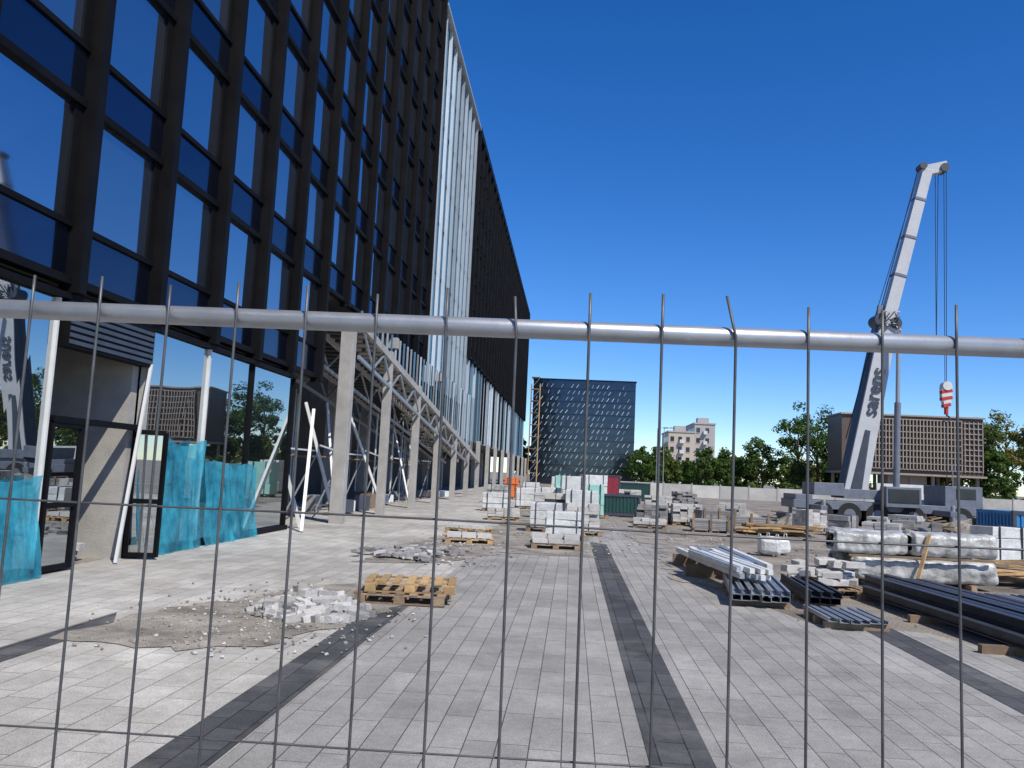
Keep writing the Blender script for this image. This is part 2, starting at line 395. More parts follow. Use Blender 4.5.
for xx in(-7.0,-8.6,-10.4):
    b.beam((xx,26,zd(26)-.0),(xx,62,zd(62)),.14,.26,m_conc)
    b.beam((xx,26,zd(26)-1.1),(xx,56,zd(56)-.9),.08,.12,m_galv)
    y=26.5
    while y<55:
        b.beam((xx,y,zd(y)-.15),(xx,y+1.5,zd(y+1.5)-1.0),.06,.06,m_galv)
        b.beam((xx,y+1.5,zd(y+1.5)-1.0),(xx,y+3,zd(y+3)-.15),.06,.06,m_galv); y+=3
y=26
while y<61:
    b.box(-10.4,-7.0,y,y+.32,zd(y)-.02,zd(y)+.16,m_dconc); y+=.6
b.make('slanted_stair',ob)
b=B()
for i,y in enumerate([25.1,30.8,36.9,43,49.4,55.6,62,69,76,84,92,100,109,118,126]):
    top=zd(y)+.3 if y<57 else 3.99
    if i==0: top=6.0
    wd=.40 if i==0 else .30
    b.box(-7.1-wd/2,-7.1+wd/2,y-wd/2,y+wd/2,.0,top,m_conc)
    b.box(-11.2,-10.8,y-.2,y+.2,0,6.9 if 25<y<57 else 3.99,m_conc)
for y in(33,45,):
    b.box(-12.5,-7.3,y,y+.3,6.6,7.04,m_conc)
b.make('columns',ob,bevel=.01)
b=B()
for y0,x0,y1,x1,h in((21.2,-6.9,22.9,-7.35,3.3),(22.6,-7.4,22.4,-8.4,3.2),(26.3,-7.5,25.6,-8.5,3.7),(28.0,-8,29.5,-9,4.0),(33.5,-7.6,32.0,-9.0,4.2),(39,-7.6,40.8,-9,3.9)):
    b.beam((x0,y0,.02),(x1,y1,h),.085,.10,m_white)
for i in range(26):
    y=R.uniform(22.6,56); x=R.uniform(-12,-8.5)
    b.cyl((x,y,0),(x,y,R.uniform(3.5,4.2) if y<25 else R.uniform(4,5)),.04,m_galv if i%2 else m_white,seg=8)
for y in(24,27,30,33,38,42,46): 
    b.beam((-12.3,y,2.6),(-12.3,y+3,2.6),.06,.06,m_galv); b.beam((-8.4,y,2.2+.2*(y%2)),(-8.4,y+3,2.2),.05,.05,m_white)
    b.beam((-8.4,y,.2),(-8.4,y+2.8,2.1),.04,.04,m_galv); b.box(-12,-8.3,y+.5,y+.55,2.0,2.05,m_gwood)
for i in range(14):
    x=R.uniform(-11,-7.6); y=R.uniform(23,52); b.obox((x,y,.3),(R.uniform(.5,1.4),R.uniform(.4,1),R.uniform(.3,.6)),R.choice([m_white,m_gwood,m_gblock,m_craned]),rz(R.uniform(0,3)))
b.make('shoring_props',ob)
g=B(); b=B()
def pane(y0,y1,z0=.12,z1=4.05,x=-7.66):
    j=lambda:R.uniform(-.002,.002)
    g.add([(x+j(),y0,z0),(x+j(),y1,z0),(x+j(),y1,z1),(x+j(),y0,z1)],[(0,1,2,3)],m_glass0)
ys=[-14.4+i*2.4 for i in range(11)]+[11.45]
for a,c in zip(ys[:-1],ys[1:]):
    pane(a,c)
    b.box(-7.72,-7.58,a-.035,a+.035,.1,4.05,m_black)
for a,c in((14.25,16.6),(16.6,19.0),(19.0,21.9)):
    pane(a,c); b.box(-7.72,-7.59,c-.025,c+.025,.1,4.05,m_white if c<18 else m_black)
b.box(-7.72,-7.60,11.46,11.50,.1,4.05,m_white)
b.box(-7.72,-7.58,14.12,14.22,.1,4.05,m_conc)
b.box(-7.74,-7.54,-14.4,11.45,0,.118,m_black); b.box(-7.74,-7.54,14.23,21.95,0,.118,m_black)
b.box(-7.74,-7.55,-14.4,21.95,4.06,4.15,m_black)
b.box(-9.7,-7.74,21.95,22.25,0,4.2,m_dconc)
b.box(-9.78,-7.75,13.9,14.1,0,4.2,m_conc)
b.box(-9.78,-7.76,11.3,11.45,0,4.2,m_dconc)
b.box(-7.73,-7.5,11.6,14.08,3.35,4.04,m_black)
for k in range(6): b.box(-7.50,-7.485,11.62,14.06,3.4+k*.1,3.46+k*.1,m_craned)
b.box(-7.70,-7.58,11.6,14.08,2.22,2.32,m_black)
b.box(-9.2,-8.9,12.3,12.7,0,4.2,m_conc); b.box(-9.6,-7.9,11.5,13.8,.0,.02,m_sand)
for k in range(9): b.obox((-8.5+R.uniform(-.4,.4),13.2+R.uniform(-.4,.4),.08+R.random()*.25),(R.uniform(.2,.6),R.uniform(.1,.4),.1),R.choice([m_gwood,m_craned,m_block]),rz(R.uniform(0,3)))
def leaf(p0,p1,h=2.2):
    p0=Vector((*p0,0));p1=Vector((*p1,0)); z=Vector((0,0,1))
    b.beam(p0+z*.05,p0+z*h,.07,.07,m_black); b.beam(p1+z*.05,p1+z*h,.07,.07,m_black)
    for zz in(.08,1.0,h): b.beam(p0+z*zz,p1+z*zz,.06,.08,m_black)
    g.add([p0+z*.1,p1+z*.1,p1+z*(h-.05),p0+z*(h-.05)],[(0,1,2,3)],m_glass0)
leaf((-7.62,11.6),(-7.62,12.35)); leaf((-7.62,14.0),(-7.15,14.12)); leaf((-7.62,12.42),(-8.3,12.6))
b.beam((-7.40,13.3,.02),(-7.5,14.05,3.4),.05,.05,m_white)
b.make('shopfront_frames',ob); g.make('shopfront_glazing',ob)

# turquoise protective film hanging on the glass
def film(name,y0,y1,h,x,seed,lean=.10):
    b=B(); nu,nv=120,70; vs=[];fs=[]
    for i in range(nu+1):
        y=y0+(y1-y0)*i/nu
        hh=h*(.94+.16*noise.noise(Vector((y*.8,seed,0)))+.008*noise.noise(Vector((y*6,seed,3))))
        for k in range(nv+1):
            t=k/nv; z=.02+hh*t
            fold=abs(noise.noise(Vector((y*4.2+z*.5,z*.25,seed))))
            bel=max(0,noise.noise(Vector((y*1.3,z*1.1,seed+4))))
            n=fold*.075*(1.2-t*.5)+bel*.16*(1-t)+noise.noise(Vector((y*11+z*4,z*3,seed)))*.010
            vs.append((x+lean*(1-t)**2+n,y+noise.noise(Vector((y*1.2,z*1.5,seed+9)))*.10,z))
    for i in range(nu):
        for k in range(nv): a=i*(nv+1)+k; fs.append((a,a+nv+1,a+nv+2,a+1))
    b.add(vs,fs,m_film)
    return b.make(name,smooth=True)
film('plastic_film',9.6,11.4,1.5,-7.53,2)
film('plastic_film',14.15,16.45,2.25,-7.52,5); film('plastic_film',16.65,19.4,1.8,-7.52,11)

# ---------------------------------------------------------------- distant dark glass building
e=empty('dark_glass_building'); b=B()
b.box(-7.6,10.9,150,170,0,18.9,m_dglass); b.make('body',e)
b=B()
for c in range(20):
    x=-7.3+c*.92
    for r in range(15):
        z=1.3+r*1.16
        if R.random()<.25: continue
        s=.42 if R.random()<.8 else .2
        xx=x+.35+(.3 if r%2 else 0)
        if xx>10.5: continue
        b.beam((xx-s/2,149.93,z),(xx+s/2,149.93,z+.62),.085,.06,m_dash,up=(0,1,0))
for r in range(8): b.box(-7.6,10.9,149.95,149.99,1.2+r*2.3,1.25+r*2.3,m_black)
for r in range(14):
    for c in range(19):
        if (c+r)%2: b.box(10.91,10.96,150.4+c,151+c,1.4+r*1.3,2.3+r*1.3,m_dash)
b.box(-7.75,11.05,149.85,170.1,18.9,19.1,m_black)
b.make('facade_lamellas',e)
b=B()
for x in(-7.0,-5.6):
    for y in(131,132.5): b.cyl((x,y,0),(x,y,16),.07,m_wood,seg=6)
for k in range(9):
    z=k*1.9
    b.box(-7.0,-5.6,131,132.5,z+1.8,z+1.9,m_gwood)
    b.beam((-7.0,131,z),(-5.6,131,z+1.8),.06,.06,m_galv)
b.make('scaffold_tower')

def apt(name,x0,x1,y0,y1,h,mat):
    e=empty(name); b=B(); b.box(x0,x1,y0,y1,0,h,mat); b.box(x0-.2,x1+.2,y0-.2,y1+.2,h,h+.4,m_beige2)
    b.box((x0+x1)/2-1.5,(x0+x1)/2+1.5,y0+3,y0+6,h+.4,h+1.9,m_beige2); b.make('walls',e)
    b=B(); nf=int(h/2.7); nc=int((x1-x0)/1.9)
    for r in range(nf):
        for c in range(nc):
            xx=x0+.5+c*(x1-x0-.6)/nc; z=1+r*2.7
            b.box(xx,xx+.95,y0-.04,y0+.05,z,z+1.3,m_win); b.box(xx-.08,xx+1.03,y0-.12,y0,z-.12,z-.02,m_white)
    for r in range(nf):
        for c in range(5): yy=y0+1+c*2.4; b.box(x1-.05,x1+.04,yy,yy+1.2,1+r*2.7,2.3+r*2.7,m_win); b.box(x0-.04,x0+.05,yy,yy+1.2,1+r*2.7,2.3+r*2.7,m_win)
    b.make('windows',e)
    b=B()
    for r in range(nf): b.box(x0+(x1-x0)*.42,x0+(x1-x0)*.6,y0-1,y0-.05,.6+r*2.7,1.5+r*2.7,m_white)
    b.make('balconies',e)
apt('apartment_block',24.9,31.6,220,236,14.2,m_beige)
apt('apartment_block',32.0,37.4,223,240,16.8,m_beige2)
apt('apartment_block',150,185,190,205,17,m_beige)

# ---------------------------------------------------------------- grid facade building
e=empty('grid_facade_building'); b=B()
b.box(34.6,52.2,110,116,4.0,11.3,m_brown); b.box(41,46,112,115.5,0,3.99,m_beige2); b.make('body',e)
b=B()
n=30; xa,xb=36.6,49.4
for i in range(n+1): x=xa+i*(xb-xa)/n; b.box(x-.06,x+.06,109.6,109.99,4.5,10.9,m_grid)
for r in range(9): z=4.5+r*.8; b.box(xa-.1,xb+.1,109.65,109.98,z-.06,z+.06,m_grid)
b.box(34.4,52.4,109.7,116.2,11.3,11.5,m_grid); b.box(34.4,52.4,109.5,116,3.75,3.99,m_grid)
for i in range(10): z=4.5+i*.68; b.box(49.7,52.1,109.8,109.97,z,z+.12,m_grid)
for i in range(5): x=49.8+i*.55; b.box(x,x+.1,109.75,109.96,4.4,10.9,m_grid)
for i in range(7):
    for yy in(110.4,115.4): x=35+i*2.75; b.box(x,x+.35,yy,yy+.35,0,3.74,m_grid)
b.make('facade_grid',e)

b=B()
x=4.0
while x<90:
    b.box(x,x+2.9,92,92.12,0,1.35+R.uniform(-.03,.03),m_wallp); b.box(x+2.9,x+3.05,91.95,92.2,0,1.5,m_conc); x+=3.05
b.make('boundary_wall')
b=B(); b.box(20.2,23.2,57,57.15,0,2.2,m_white)
cols=[m_blue,m_red,m_mint,m_orange,m_blue,m_craned]
for i in range(26):
    x=R.uniform(20.5,22.8); z=R.uniform(.6,1.8); b.beam((x-.25,56.985-i*.0015,z),(x+R.uniform(-.3,.3),56.985-i*.0015,z+R.uniform(-.3,.3)),R.uniform(.08,.22),.01,cols[i%6],up=(0,1,0))
b.make('graffiti_wall')

for x,y,h in((12.0,120,9),(13.8,128,9.5),(44,100,5)):
    b=B(); b.cyl((0,0,0),(0,0,h),.09,m_galv,r1=.05,seg=8); b.beam((0,0,h),(1.1,0,h+.15),.06,.06,m_galv); b.box(.8,1.5,-.12,.12,h+.08,h+.2,m_craned)
    b.cyl((0,0,0),(0,0,.6),.14,m_galv,seg=8); b.make('street_lamp',loc=(x,y,0))

# ---------------------------------------------------------------- trees
def crown(b,cx,cy,cz,rx,rz_,nc,nl,ls,mat):
    for c in range(nc):
        while True:
            v=Vector((R.uniform(-1,1),R.uniform(-1,1),R.uniform(-1,1)))
            if .25<v.length<1: break
        k=1-.35*max(0,v.z)
        p=Vector((cx+v.x*rx*k,cy+v.y*rx*k,cz+v.z*rz_)); cr=rx*R.uniform(.18,.38)
        for l in range(nl):
            d=Vector((R.gauss(0,1),R.gauss(0,1),R.gauss(0,1))).normalized()*cr*R.random()**.45
            q=p+Vector((d.x,d.y,d.z*.75)); s=ls*R.uniform(.6,1.3)
            nrm=(d.normalized()+Vector((R.uniform(-.7,.7),R.uniform(-.7,.7),R.uniform(-.2,.9)))).normalized()
            a=nrm.orthogonal().normalized(); a=Matrix.Rotation(R.uniform(0,6),3,nrm)@a; t=nrm.cross(a)
            b.add([q-a*s*.5,q+t*s*.35,q+a*s*.6,q-t*s*.3],[(0,1,2,3)],mat)
def tree(x,y,h,r,mi=0,nc=44,nl=80,ls=.38,name='tree'):
    e=empty(name,(x,y,0)); b=B()
    pts=[(0,0,0),(.1,0,h*.25),(-.05,.1,h*.5),(.05,0,h*.8)]
    for i in range(3): b.cyl(pts[i],pts[i+1],h*.024*(1-.28*i),m_bark,r1=h*.024*(1-.28*(i+1)),seg=8)
    for i in range(8):
        a=i*2.4; z=h*R.uniform(.28,.6); b.cyl((0,0,z),(math.cos(a)*r*.7,math.sin(a)*r*.7,z+h*.22),h*.01,m_bark,r1=.02,seg=5)
    b.make('trunk',e); b=B(); crown(b,0,0,h*.58,r,h*.42,nc,nl,ls,m_leaf[mi]); b.make('crown',e)
for x,y,h,r,mi in((10.9,130,6.2,3.2,0),(14.5,134,5.6,2.6,1),(20.4,130,6.8,2.9,0),(23.5,131,6.5,2.7,0),(28.8,129,8.8,3.5,0),(33.6,127,14.2,4.3,0),(37,129,14.6,4.2,0),
    (40,126,12.6,3.4,0),(56,118,12.6,3.8,1),(60,120,14.2,4.2,2),(64.5,117,13.6,4.2,1),(69,121,13,4,2),(73,116,13.5,4,0),(31,120,5.4,2.4,1),(54.5,112,7,2.7,0),
    (38,122,5.5,2.6,0),(48,121,5.5,2.8,1),(51.5,120,6,2.6,2),(26,134,6.2,2.8,1)):
    tree(x,y,h,r,mi)
b=B()
for i in range(120):
    x=R.uniform(-12,190); y=R.uniform(160,186) if x<60 else R.uniform(125,160)
    h=R.uniform(5,9) if x<60 else R.uniform(8,14)
    r=R.uniform(2.5,4.5); crown(b,x,y,h*.55,r,h*.45,14,38,.75,R.choice(m_leaf))
b.make('distant_trees')
b=B()
for i in range(60):
    x=R.uniform(12,80); crown(b,x,R.uniform(94,100),.9,1.5,1.1,6,30,.4,R.choice(m_leaf[:2]))
b.make('shrub_hedge')
b=B()
for i in range(60):
    x=R.uniform(60,100); y=R.uniform(10,100); h=R.uniform(7,13); crown(b,x,y,h*.5,3.8,h*.48,12,30,.8,R.choice(m_leaf))
b.make('distant_trees')

# ---------------------------------------------------------------- truck crane
e=empty('truck_crane')
Y0=42
b=B()
b.box(10.6,19.2,Y0-1.2,Y0+1.2,.75,1.15,m_cwgt)
b.box(17.6,19.3,Y0-1.2,Y0+1.2,1.15,2.1,m_cwgt)
b.box(17.9,19.32,Y0-1.1,Y0+1.1,1.6,2.0,m_win); b.box(18.1,19.0,Y0-1.22,Y0-1.19,1.5,2.0,m_win)
b.box(11.6,13.0,Y0-1.05,Y0+1.05,1.4,2.0,m_cwgt)
b.box(13.0,16.6,Y0-1.0,Y0+1.0,1.3,1.75,m_cwgt)
b.box(14.7,16.3,Y0-1.75,Y0-.95,1.0,1.95,m_cwgt); b.box(14.8,16.2,Y0-1.78,Y0-1.74,1.2,1.85,m_win)
b.box(10.7,11.5,Y0-1.15,Y0+1.15,1.15,1.4,m_cwgt)
for x in(11.5,17.2):
    b.box(x-.15,x+.15,Y0-3.0,Y0+3.0,.7,.95,m_cwgt)
    for s in(-1,1): b.cyl((x,Y0+s*2.9,.08),(x,Y0+s*2.9,1.2),.1,m_galv); b.cyl((x,Y0+s*2.9,0),(x,Y0+s*2.9,.1),.35,m_craned)
b.make('carrier',e,bevel=.04)
b=B()
for x in(11.9,13.2,14.5,16.1,18.3):
    for s in(-1,1):
        b.cyl((x,Y0+s*.85,.55),(x,Y0+s*1.25,.55),.55,m_rub,seg=24); b.cyl((x,Y0+s*1.2,.55),(x,Y0+s*1.27,.55),.27,m_cwgt,seg=16)
b.make('wheels',e)
b=B()
q0=Vector((13.7,Y0,1.5)); q1=Vector((15.35,Y0,10.1)); q2=Vector((17.35,Y0,18.0))
up=(0,1,0)
b.beam(q0,q1,1.10,.95,m_cranew,w1=.85,h1=.8,up=up)
b.beam(q1-(q1-q0)*.02,q2,.62,.6,m_cranew,w1=.48,h1=.45,up=up)
d1=(q1-q0).normalized(); pr=Vector((d1.z,0,-d1.x))
b.beam(q0-pr*.57,q1-pr*.445,.06,1.02,m_craned,up=up)
b.beam(q0+d1*.2+Vector((0,-.478,0)),q0+d1*3.2+Vector((0,-.47,0)),.55,.02,m_craned,w1=.25,up=up)
for t in(.3,.55,.8): 
    p=q1.lerp(q2,t); b.beam(p-(q2-q1).normalized()*.07,p+(q2-q1).normalized()*.07,.68-.15*t,.66-.15*t,m_cwgt,up=up)
b.make('boom',e,bevel=.02)
b=B()
b.cyl(q1+Vector((-.40,-.5,.05)),q1+Vector((-.40,.5,.05)),.32,m_craned,seg=16)
b.cyl(q1+Vector((.30,-.5,-.1)),q1+Vector((.30,.5,-.1)),.28,m_craned,seg=16)
b.beam(q1+Vector((-.6,0,-.45)),q1+Vector((.65,0,-.6)),.35,1.0,m_cwgt)
b.beam(q1+Vector((-.45,0,.45)),q1+Vector((.55,0,.35)),.2,.8,m_cwgt)
for i in range(12): b.beam(q1+Vector((R.uniform(-.6,.6),-.55,R.uniform(-.5,.5))),q1+Vector((R.uniform(-.6,.6),-.55,R.uniform(-.5,.5))),.05,.05,R.choice([m_craned,m_cranew,m_cable]))
b.beam(q2+Vector((-.3,0,-.1)),q2+Vector((.95,0,.2)),.42,.5,m_cranew); b.cyl(q2+Vector((.8,-.3,.08)),q2+Vector((.8,.3,.08)),.22,m_craned,seg=16)
b.cyl(q2+Vector((-.25,-.3,.15)),q2+Vector((-.25,.3,.15)),.18,m_craned,seg=16)
b.make('boom_head_and_winch',e)
b=B()
b.cyl((15.45,Y0-.9,.9),(15.55,Y0-.9,6),.15,m_cwgt,seg=14); b.cyl((15.55,Y0-.9,6),(15.6,Y0-.9,9.4),.10,m_galv,seg=14)
b.make('support_cylinder',e,smooth=False)
b=B()
for dx in(0,.12): b.cyl(q2+Vector((.8+dx,-.1,.1)),(18.15+dx*.6,Y0,7.1),.018,m_cable,seg=5)
b.cyl(q2+Vector((.65,.2,.1)),(17.75,Y0,8.6),.018,m_cable,seg=5); b.cyl(q2+Vector((.5,.2,.1)),(17.75,Y0,8.6),.018,m_cable,seg=5)
b.cyl(q2+Vector((-.4,.1,0)),(13.4,Y0,4.2),.025,m_cable,seg=5); b.cyl(q2+Vector((-.4,-.2,0)),q1+Vector((-.6,-.2,.3)),.02,m_cable,seg=5)
b.cyl((18.2,Y0,5.4),(18.2,Y0,2.2),.02,m_cable,seg=5)
b.make('hoist_cables',e)
b=B()
for k in range(6):
    z=6.9-k*.17; wd=.5 if k<4 else .34; b.beam((18.2-wd/2,Y0,z-.05),(18.2+wd/2,Y0,z+.05),.3,.165,m_red if k%2 else m_white)
b.cyl((18.2,Y0-.2,7.0),(18.2,Y0+.2,7.0),.22,m_white,seg=16); b.cyl((18.2,Y0,6.0),(18.2,Y0,5.6),.1,m_red)
hp=[(18.2+.16*math.sin(a),Y0,5.4+.16*math.cos(a)) for a in [i*.5 for i in range(10)]]
b.tube(hp,.045,m_craned,seg=8); b.make('hook_block',e)
tcv=bpy.data.curves.new('lettering','FONT'); tcv.body='sarens'; tcv.size=.95; tcv.extrude=.004; tcv.offset=.018; tcv.materials.append(m_craned)
to=bpy.data.objects.new('lettering',tcv); scene.collection.objects.link(to)
nrm=Vector((0,-1,0)); xx=d1; yy=nrm.cross(xx)
mm=Matrix((xx,yy,nrm)).transposed().to_4x4(); mm.translation=q0+d1*3.9-yy*.24+Vector((0,-.49,0)); to.matrix_world=mm
to.parent=e

# ---------------------------------------------------------------- pallets & stacks
def pallet(b,x,y,z,a,mat,L=1.2,W=.8):
    rt=rz(a); c=Vector((x,y,z))
    for k in(-1,0,1):
        for q in(-1,0,1): b.obox(c+rt@Vector((q*(L/2-.08),k*(W/2-.05),.05)),(.14,.09,.085),mat,rt)
        b.obox(c+rt@Vector((0,k*(W/2-.05),.101)),(L,.09,.016),mat,rt)
        b.obox(c+rt@Vector((0,k*(W/2-.05),.0)),(L,.09,.014),mat,rt)
    for k in range(7): b.obox(c+rt@Vector((-L/2+.05+k*(L-.1)/6,0,.121)),(.10+R.uniform(-.01,.01),W+R.uniform(-.02,.02),.02),mat,rz(a+R.uniform(-.01,.01)))
e=empty('wooden_pallet_stack'); b=B()
pallet(b,-2.2,11.3,.022,.03,m_gwood); pallet(b,-2.12,11.4,.160,.12,m_wood); b.make('pallets',e)
b=B()
for i in range(240):
    a=R.uniform(0,6.28); rr=R.random()**.6
    x=-3.05+math.cos(a)*rr*.68; y=9.95+math.sin(a)*rr*.6
    z=.03+max(0,(1-rr))*.32*R.uniform(.2,1)
    big=R.random()<.65
    sz=(.24,.12,.08) if big else (R.uniform(.06,.14),R.uniform(.05,.11),R.uniform(.03,.06))
    tl=.22 if big else .6
    b.obox((x,y,z),sz,R.choice([m_rubb,m_rubb,m_block,m_gblock]),reul(R.uniform(-tl,tl),R.uniform(-tl,tl),R.gauss(.4,.6)),jit=.006 if big else .015)
b.make('broken_paver_pile',bevel=.004)
b=B()
for i in range(70):
    x=R.gauss(-3.2,.4);y=R.gauss(17.2,.6)
    b.obox((x,y,.04+R.random()*.08),(R.uniform(.1,.3),R.uniform(.1,.2),.06),R.choice([m_rubb,m_gblock]),reul(R.uniform(-.2,.2),R.uniform(-.2,.2),R.uniform(0,3)),jit=.01)
b.make('broken_paver_pile')
def stack(x,y,a,L,W,H,mat,name='paver_pallet',loose=.2,bh=.1,wood=None):
    e=empty(name,(x,y,0),a); b=B(); pallet(b,0,0,.015,0,wood or R.choice([m_wood,m_gwood])); b.make('pallet',e)
    b=B(); z=.15; bx=.3; by=.2
    while z<.15+H:
        nx=max(1,int(L/bx)); ny=max(1,int(W/by))
        for i in range(nx):
            for j in range(ny):
                if z>.15+H*.45 and R.random()<loose: continue
                b.obox((-L/2+(i+.5)*L/nx+R.uniform(-.012,.012),-W/2+(j+.5)*W/ny+R.uniform(-.012,.012),z+bh/2),(L/nx*.95,W/ny*.95,bh*.97),mat,rz(R.uniform(-.05,.05)))
        z+=bh
    b.make('blocks',e); return e
def wrapped(x,y,a,L,W,H,mat=None,name='wrapped_block_pallet'):
    e=empty(name,(x,y,0),a); b=B(); pallet(b,0,0,.015,0,m_gwood); b.make('pallet',e)
    b=B(); nz=3
    for k in range(nz): b.obox((R.uniform(-.02,.02),R.uniform(-.02,.02),.15+H*(k+.5)/nz),(L*R.uniform(.94,1),W*R.uniform(.94,1),H/nz*.985),mat or m_wrap,rz(R.uniform(-.03,.03)),jit=.015)
    for s in(-.3,.3): b.obox((s*L,0,.15+H/2),(.03,W+.05,H+.03),m_craned)
    b.make('wrapped_load',e,bevel=.025); return e
stack(-.35,20.5,.08,1.15,.8,.2,m_block,loose=.5,wood=m_gwood)
wrapped(-.15,23.6,.05,1.05,.8,.62,m_wwrap); stack(.35,25.6,.1,1.0,.8,.7,m_block,loose=.4)
wrapped(-.75,26.2,-.05,1.0,.8,.75,m_wwrap)
wrapped(.35,28.5,0,1.1,.9,1.15,m_wwrap); stack(-.7,29,0,1.1,.9,1.0,m_block,loose=.4)
wrapped(.1,33,0,1.0,.9,1.6,m_wwrap); wrapped(1.0,36,0,.8,.8,1.3,m_mint); wrapped(-.9,34,0,1.0,.9,1.1,m_wwrap)
wrapped(-.1,40,0,1.3,1,1.6,m_mint); wrapped(1.2,45,.2,1.3,1,1.7,m_wwrap)
stack(-2.5,31.3,.1,1.2,.9,.3,m_block,loose=.4); stack(-2.5,20.8,.15,1.1,.7,.1,m_block,wood=m_wood,loose=.5); stack(-2.9,24,-.2,1.1,.7,.1,m_block,wood=m_wood)
wrapped(-3.4,38,0,1.2,.9,.7,m_wwrap); wrapped(-4.2,48,0,1.2,.9,.9); wrapped(-2.2,42,.1,1.2,.9,.9,m_wwrap)
wrapped(-4.0,56,0,.9,.9,1.3,m_orange,'orange_crate'); wrapped(-2.9,60,0,1.2,.9,1.0,m_wwrap); wrapped(-.6,52,0,1.3,1,1.5,m_wwrap)
for x,y,h,mt in((3.3,34,.5,m_gblock),(4.6,34.2,.6,m_block),(3.9,38,.8,m_block),(5.2,39,.7,m_gblock),(2.9,31,.15,m_block),(7.6,40,.6,m_block),(3.2,46,.9,m_block),(6.4,48,1.0,m_gblock)):
    stack(x,y,R.uniform(-.3,.3),1.2,.9,h,mt,loose=.3)
def container(name,x,y,a,L,W,H,mat):
    e=empty(name,(x,y,0),a); b=B(); b.box(-L/2,L/2,-W/2,W/2,.12,H,mat)
    n=int(L/.16)
    for i in range(n): b.box(-L/2+.05+i*(L-.1)/n,-L/2+.11+i*(L-.1)/n,-W/2-.03,-W/2-.001,.2,H-.1,mat)
    for i in range(int(W/.16)): b.box(-L/2-.03,-L/2-.001,-W/2+.05+i*.16,-W/2+.12+i*.16,.2,H-.1,mat)
    b.box(-L/2-.04,L/2+.04,-W/2-.05,-W/2+.03,H-.08,H+.02,m_craned); b.box(-L/2-.04,L/2+.04,-W/2-.05,-W/2+.03,.05,.18,m_craned)
    for s in(-1,1): b.box(s*L/2-.05,s*L/2+.05,-W/2-.055,-W/2+.04,.0,H+.03,m_craned)
    b.make('corrugated_body',e); return e
container('skip_container',2.15,39,0,1.9,1.4,1.0,m_green)
container('site_container',2.5,64,0,2.2,2.2,1.9,m_dred); container('site_container',5.0,68,0,2.4,2.2,1.4,m_green)
container('site_container',13.0,25.5,.1,1.3,1.8,1.35,m_blue); container('site_container',16.0,32,.2,1.5,1.8,.9,m_green)
container('site_container',20.5,50,.1,5,2.3,1.3,m_craned)
for x,y,h in((5.0,30.5,.4),(6.5,31.2,.5),(5.6,33,.6)):
    e=empty('slab_crate',(x,y,0),R.uniform(-.2,.2)); b=B()
    for k in range(int(h/.06)): b.obox((R.uniform(-.02,.02),0,.12+k*.06),(1.4,1.0,.05),m_gblock)
    for s in(-.6,0,.6): b.obox((s,-.52,.3+h/4),(.08,.05,h+.1),m_gwood); b.obox((s,0,.04),(.1,1.0,.08),m_gwood)
    b.make('slabs',e)
b=B()
for i in range(26): b.obox((7.4+R.uniform(-.5,.5),30.6+R.uniform(-.6,.6),.06+R.random()*.3),(2.3,.14,.05),R.choice([m_wood,m_gwood]),reul(0,R.uniform(-.06,.06),R.uniform(-.3,.3)))
b.make('timber_pile')
b=B()
for i in range(22): b.obox((9.3+R.uniform(-.5,.5),17.8+R.uniform(-.8,.8),.06+R.random()*.4),(2.4,.16,.04),R.choice([m_wood,m_gwood]),reul(0,R.uniform(-.1,.1),R.uniform(-.4,.6)))
b.make('timber_pile')
for x,y in((5.0,21.6),(5.35,22.2)):
    e=empty('bulk_bag',(x,y,0)); b=B(); b.obox((0,0,.24),(.55,.5,.42),m_wwrap,jit=.05); o=b.make('bag',e,bevel=.1)
    b=B()
    for s in(-.22,.22): b.tube([(s,-.2,.4),(s,-.1,.54),(s,.1,.54),(s,.2,.4)],.015,m_white)
    b.make('straps',e)
def channels(name,x,y,a,nx,nz,L,mat,w=.14,h=.09):
    e=empty(name,(x,y,0),a); b=B()
    for k in range(nz):
        for i in range(nx):
            cx=(i-nx/2+.5)*w*1.06; z=.10+k*(h+.008); j=R.uniform(-.06,.06)
            b.box(cx-w/2,cx+w/2,-L/2+j,L/2+j,z,z+.006,mat)
            b.box(cx-w/2,cx-w/2+.006,-L/2+j,L/2+j,z+.0065,z+h,mat); b.box(cx+w/2-.006,cx+w/2,-L/2+j,L/2+j,z+.0065,z+h,mat)
            b.box(cx-w/2+.007,cx-w/2+.035,-L/2+j,L/2+j,z+h-.005,z+h,mat); b.box(cx+w/2-.035,cx+w/2-.007,-L/2+j,L/2+j,z+h-.005,z+h,mat)
    b.make('channels',e); b=B()
    for s in(-.38,.0,.38): b.box(-nx*w*.56,nx*w*.56,s*L-.04,s*L+.04,.0,.095,m_gwood)
    b.make('bearers',e); return e
channels('steel_channel_bundle',2.95,13.7,-.12,6,2,2.4,m_steel,w=.13,h=.08)
channels('steel_channel_bundle',3.8,13.7,-.05,3,2,2.2,m_dsteel)
channels('steel_channel_bundle',3.68,11.55,.02,6,1,1.1,m_steel,w=.12,h=.05)
b=B()
for i in range(12):
    x=2.72+.085*(i%6)+R.uniform(-.02,.02); z=.36+.085*(i//6)
    b.beam((x-.05,13.4+R.uniform(-.2,.2),z),(x-.45,16.2+R.uniform(-.4,.4),z+.03),.075,.075,m_white if i%3 else m_steel)
b.make('square_tube_bundle')
b=B()
for i in range(9): 
    x=2.6+i*.13; b.beam((x,15.7+R.uniform(-.3,.3),.3),(x-.25,18.2+R.uniform(-.4,.4),.3+R.uniform(0,.08)),.10,.10,R.choice([m_white,m_steel]))
for y in(16,18): b.box(2.2,3.8,y,y+.1,0,.24,m_gwood)
b.make('square_tube_bundle')
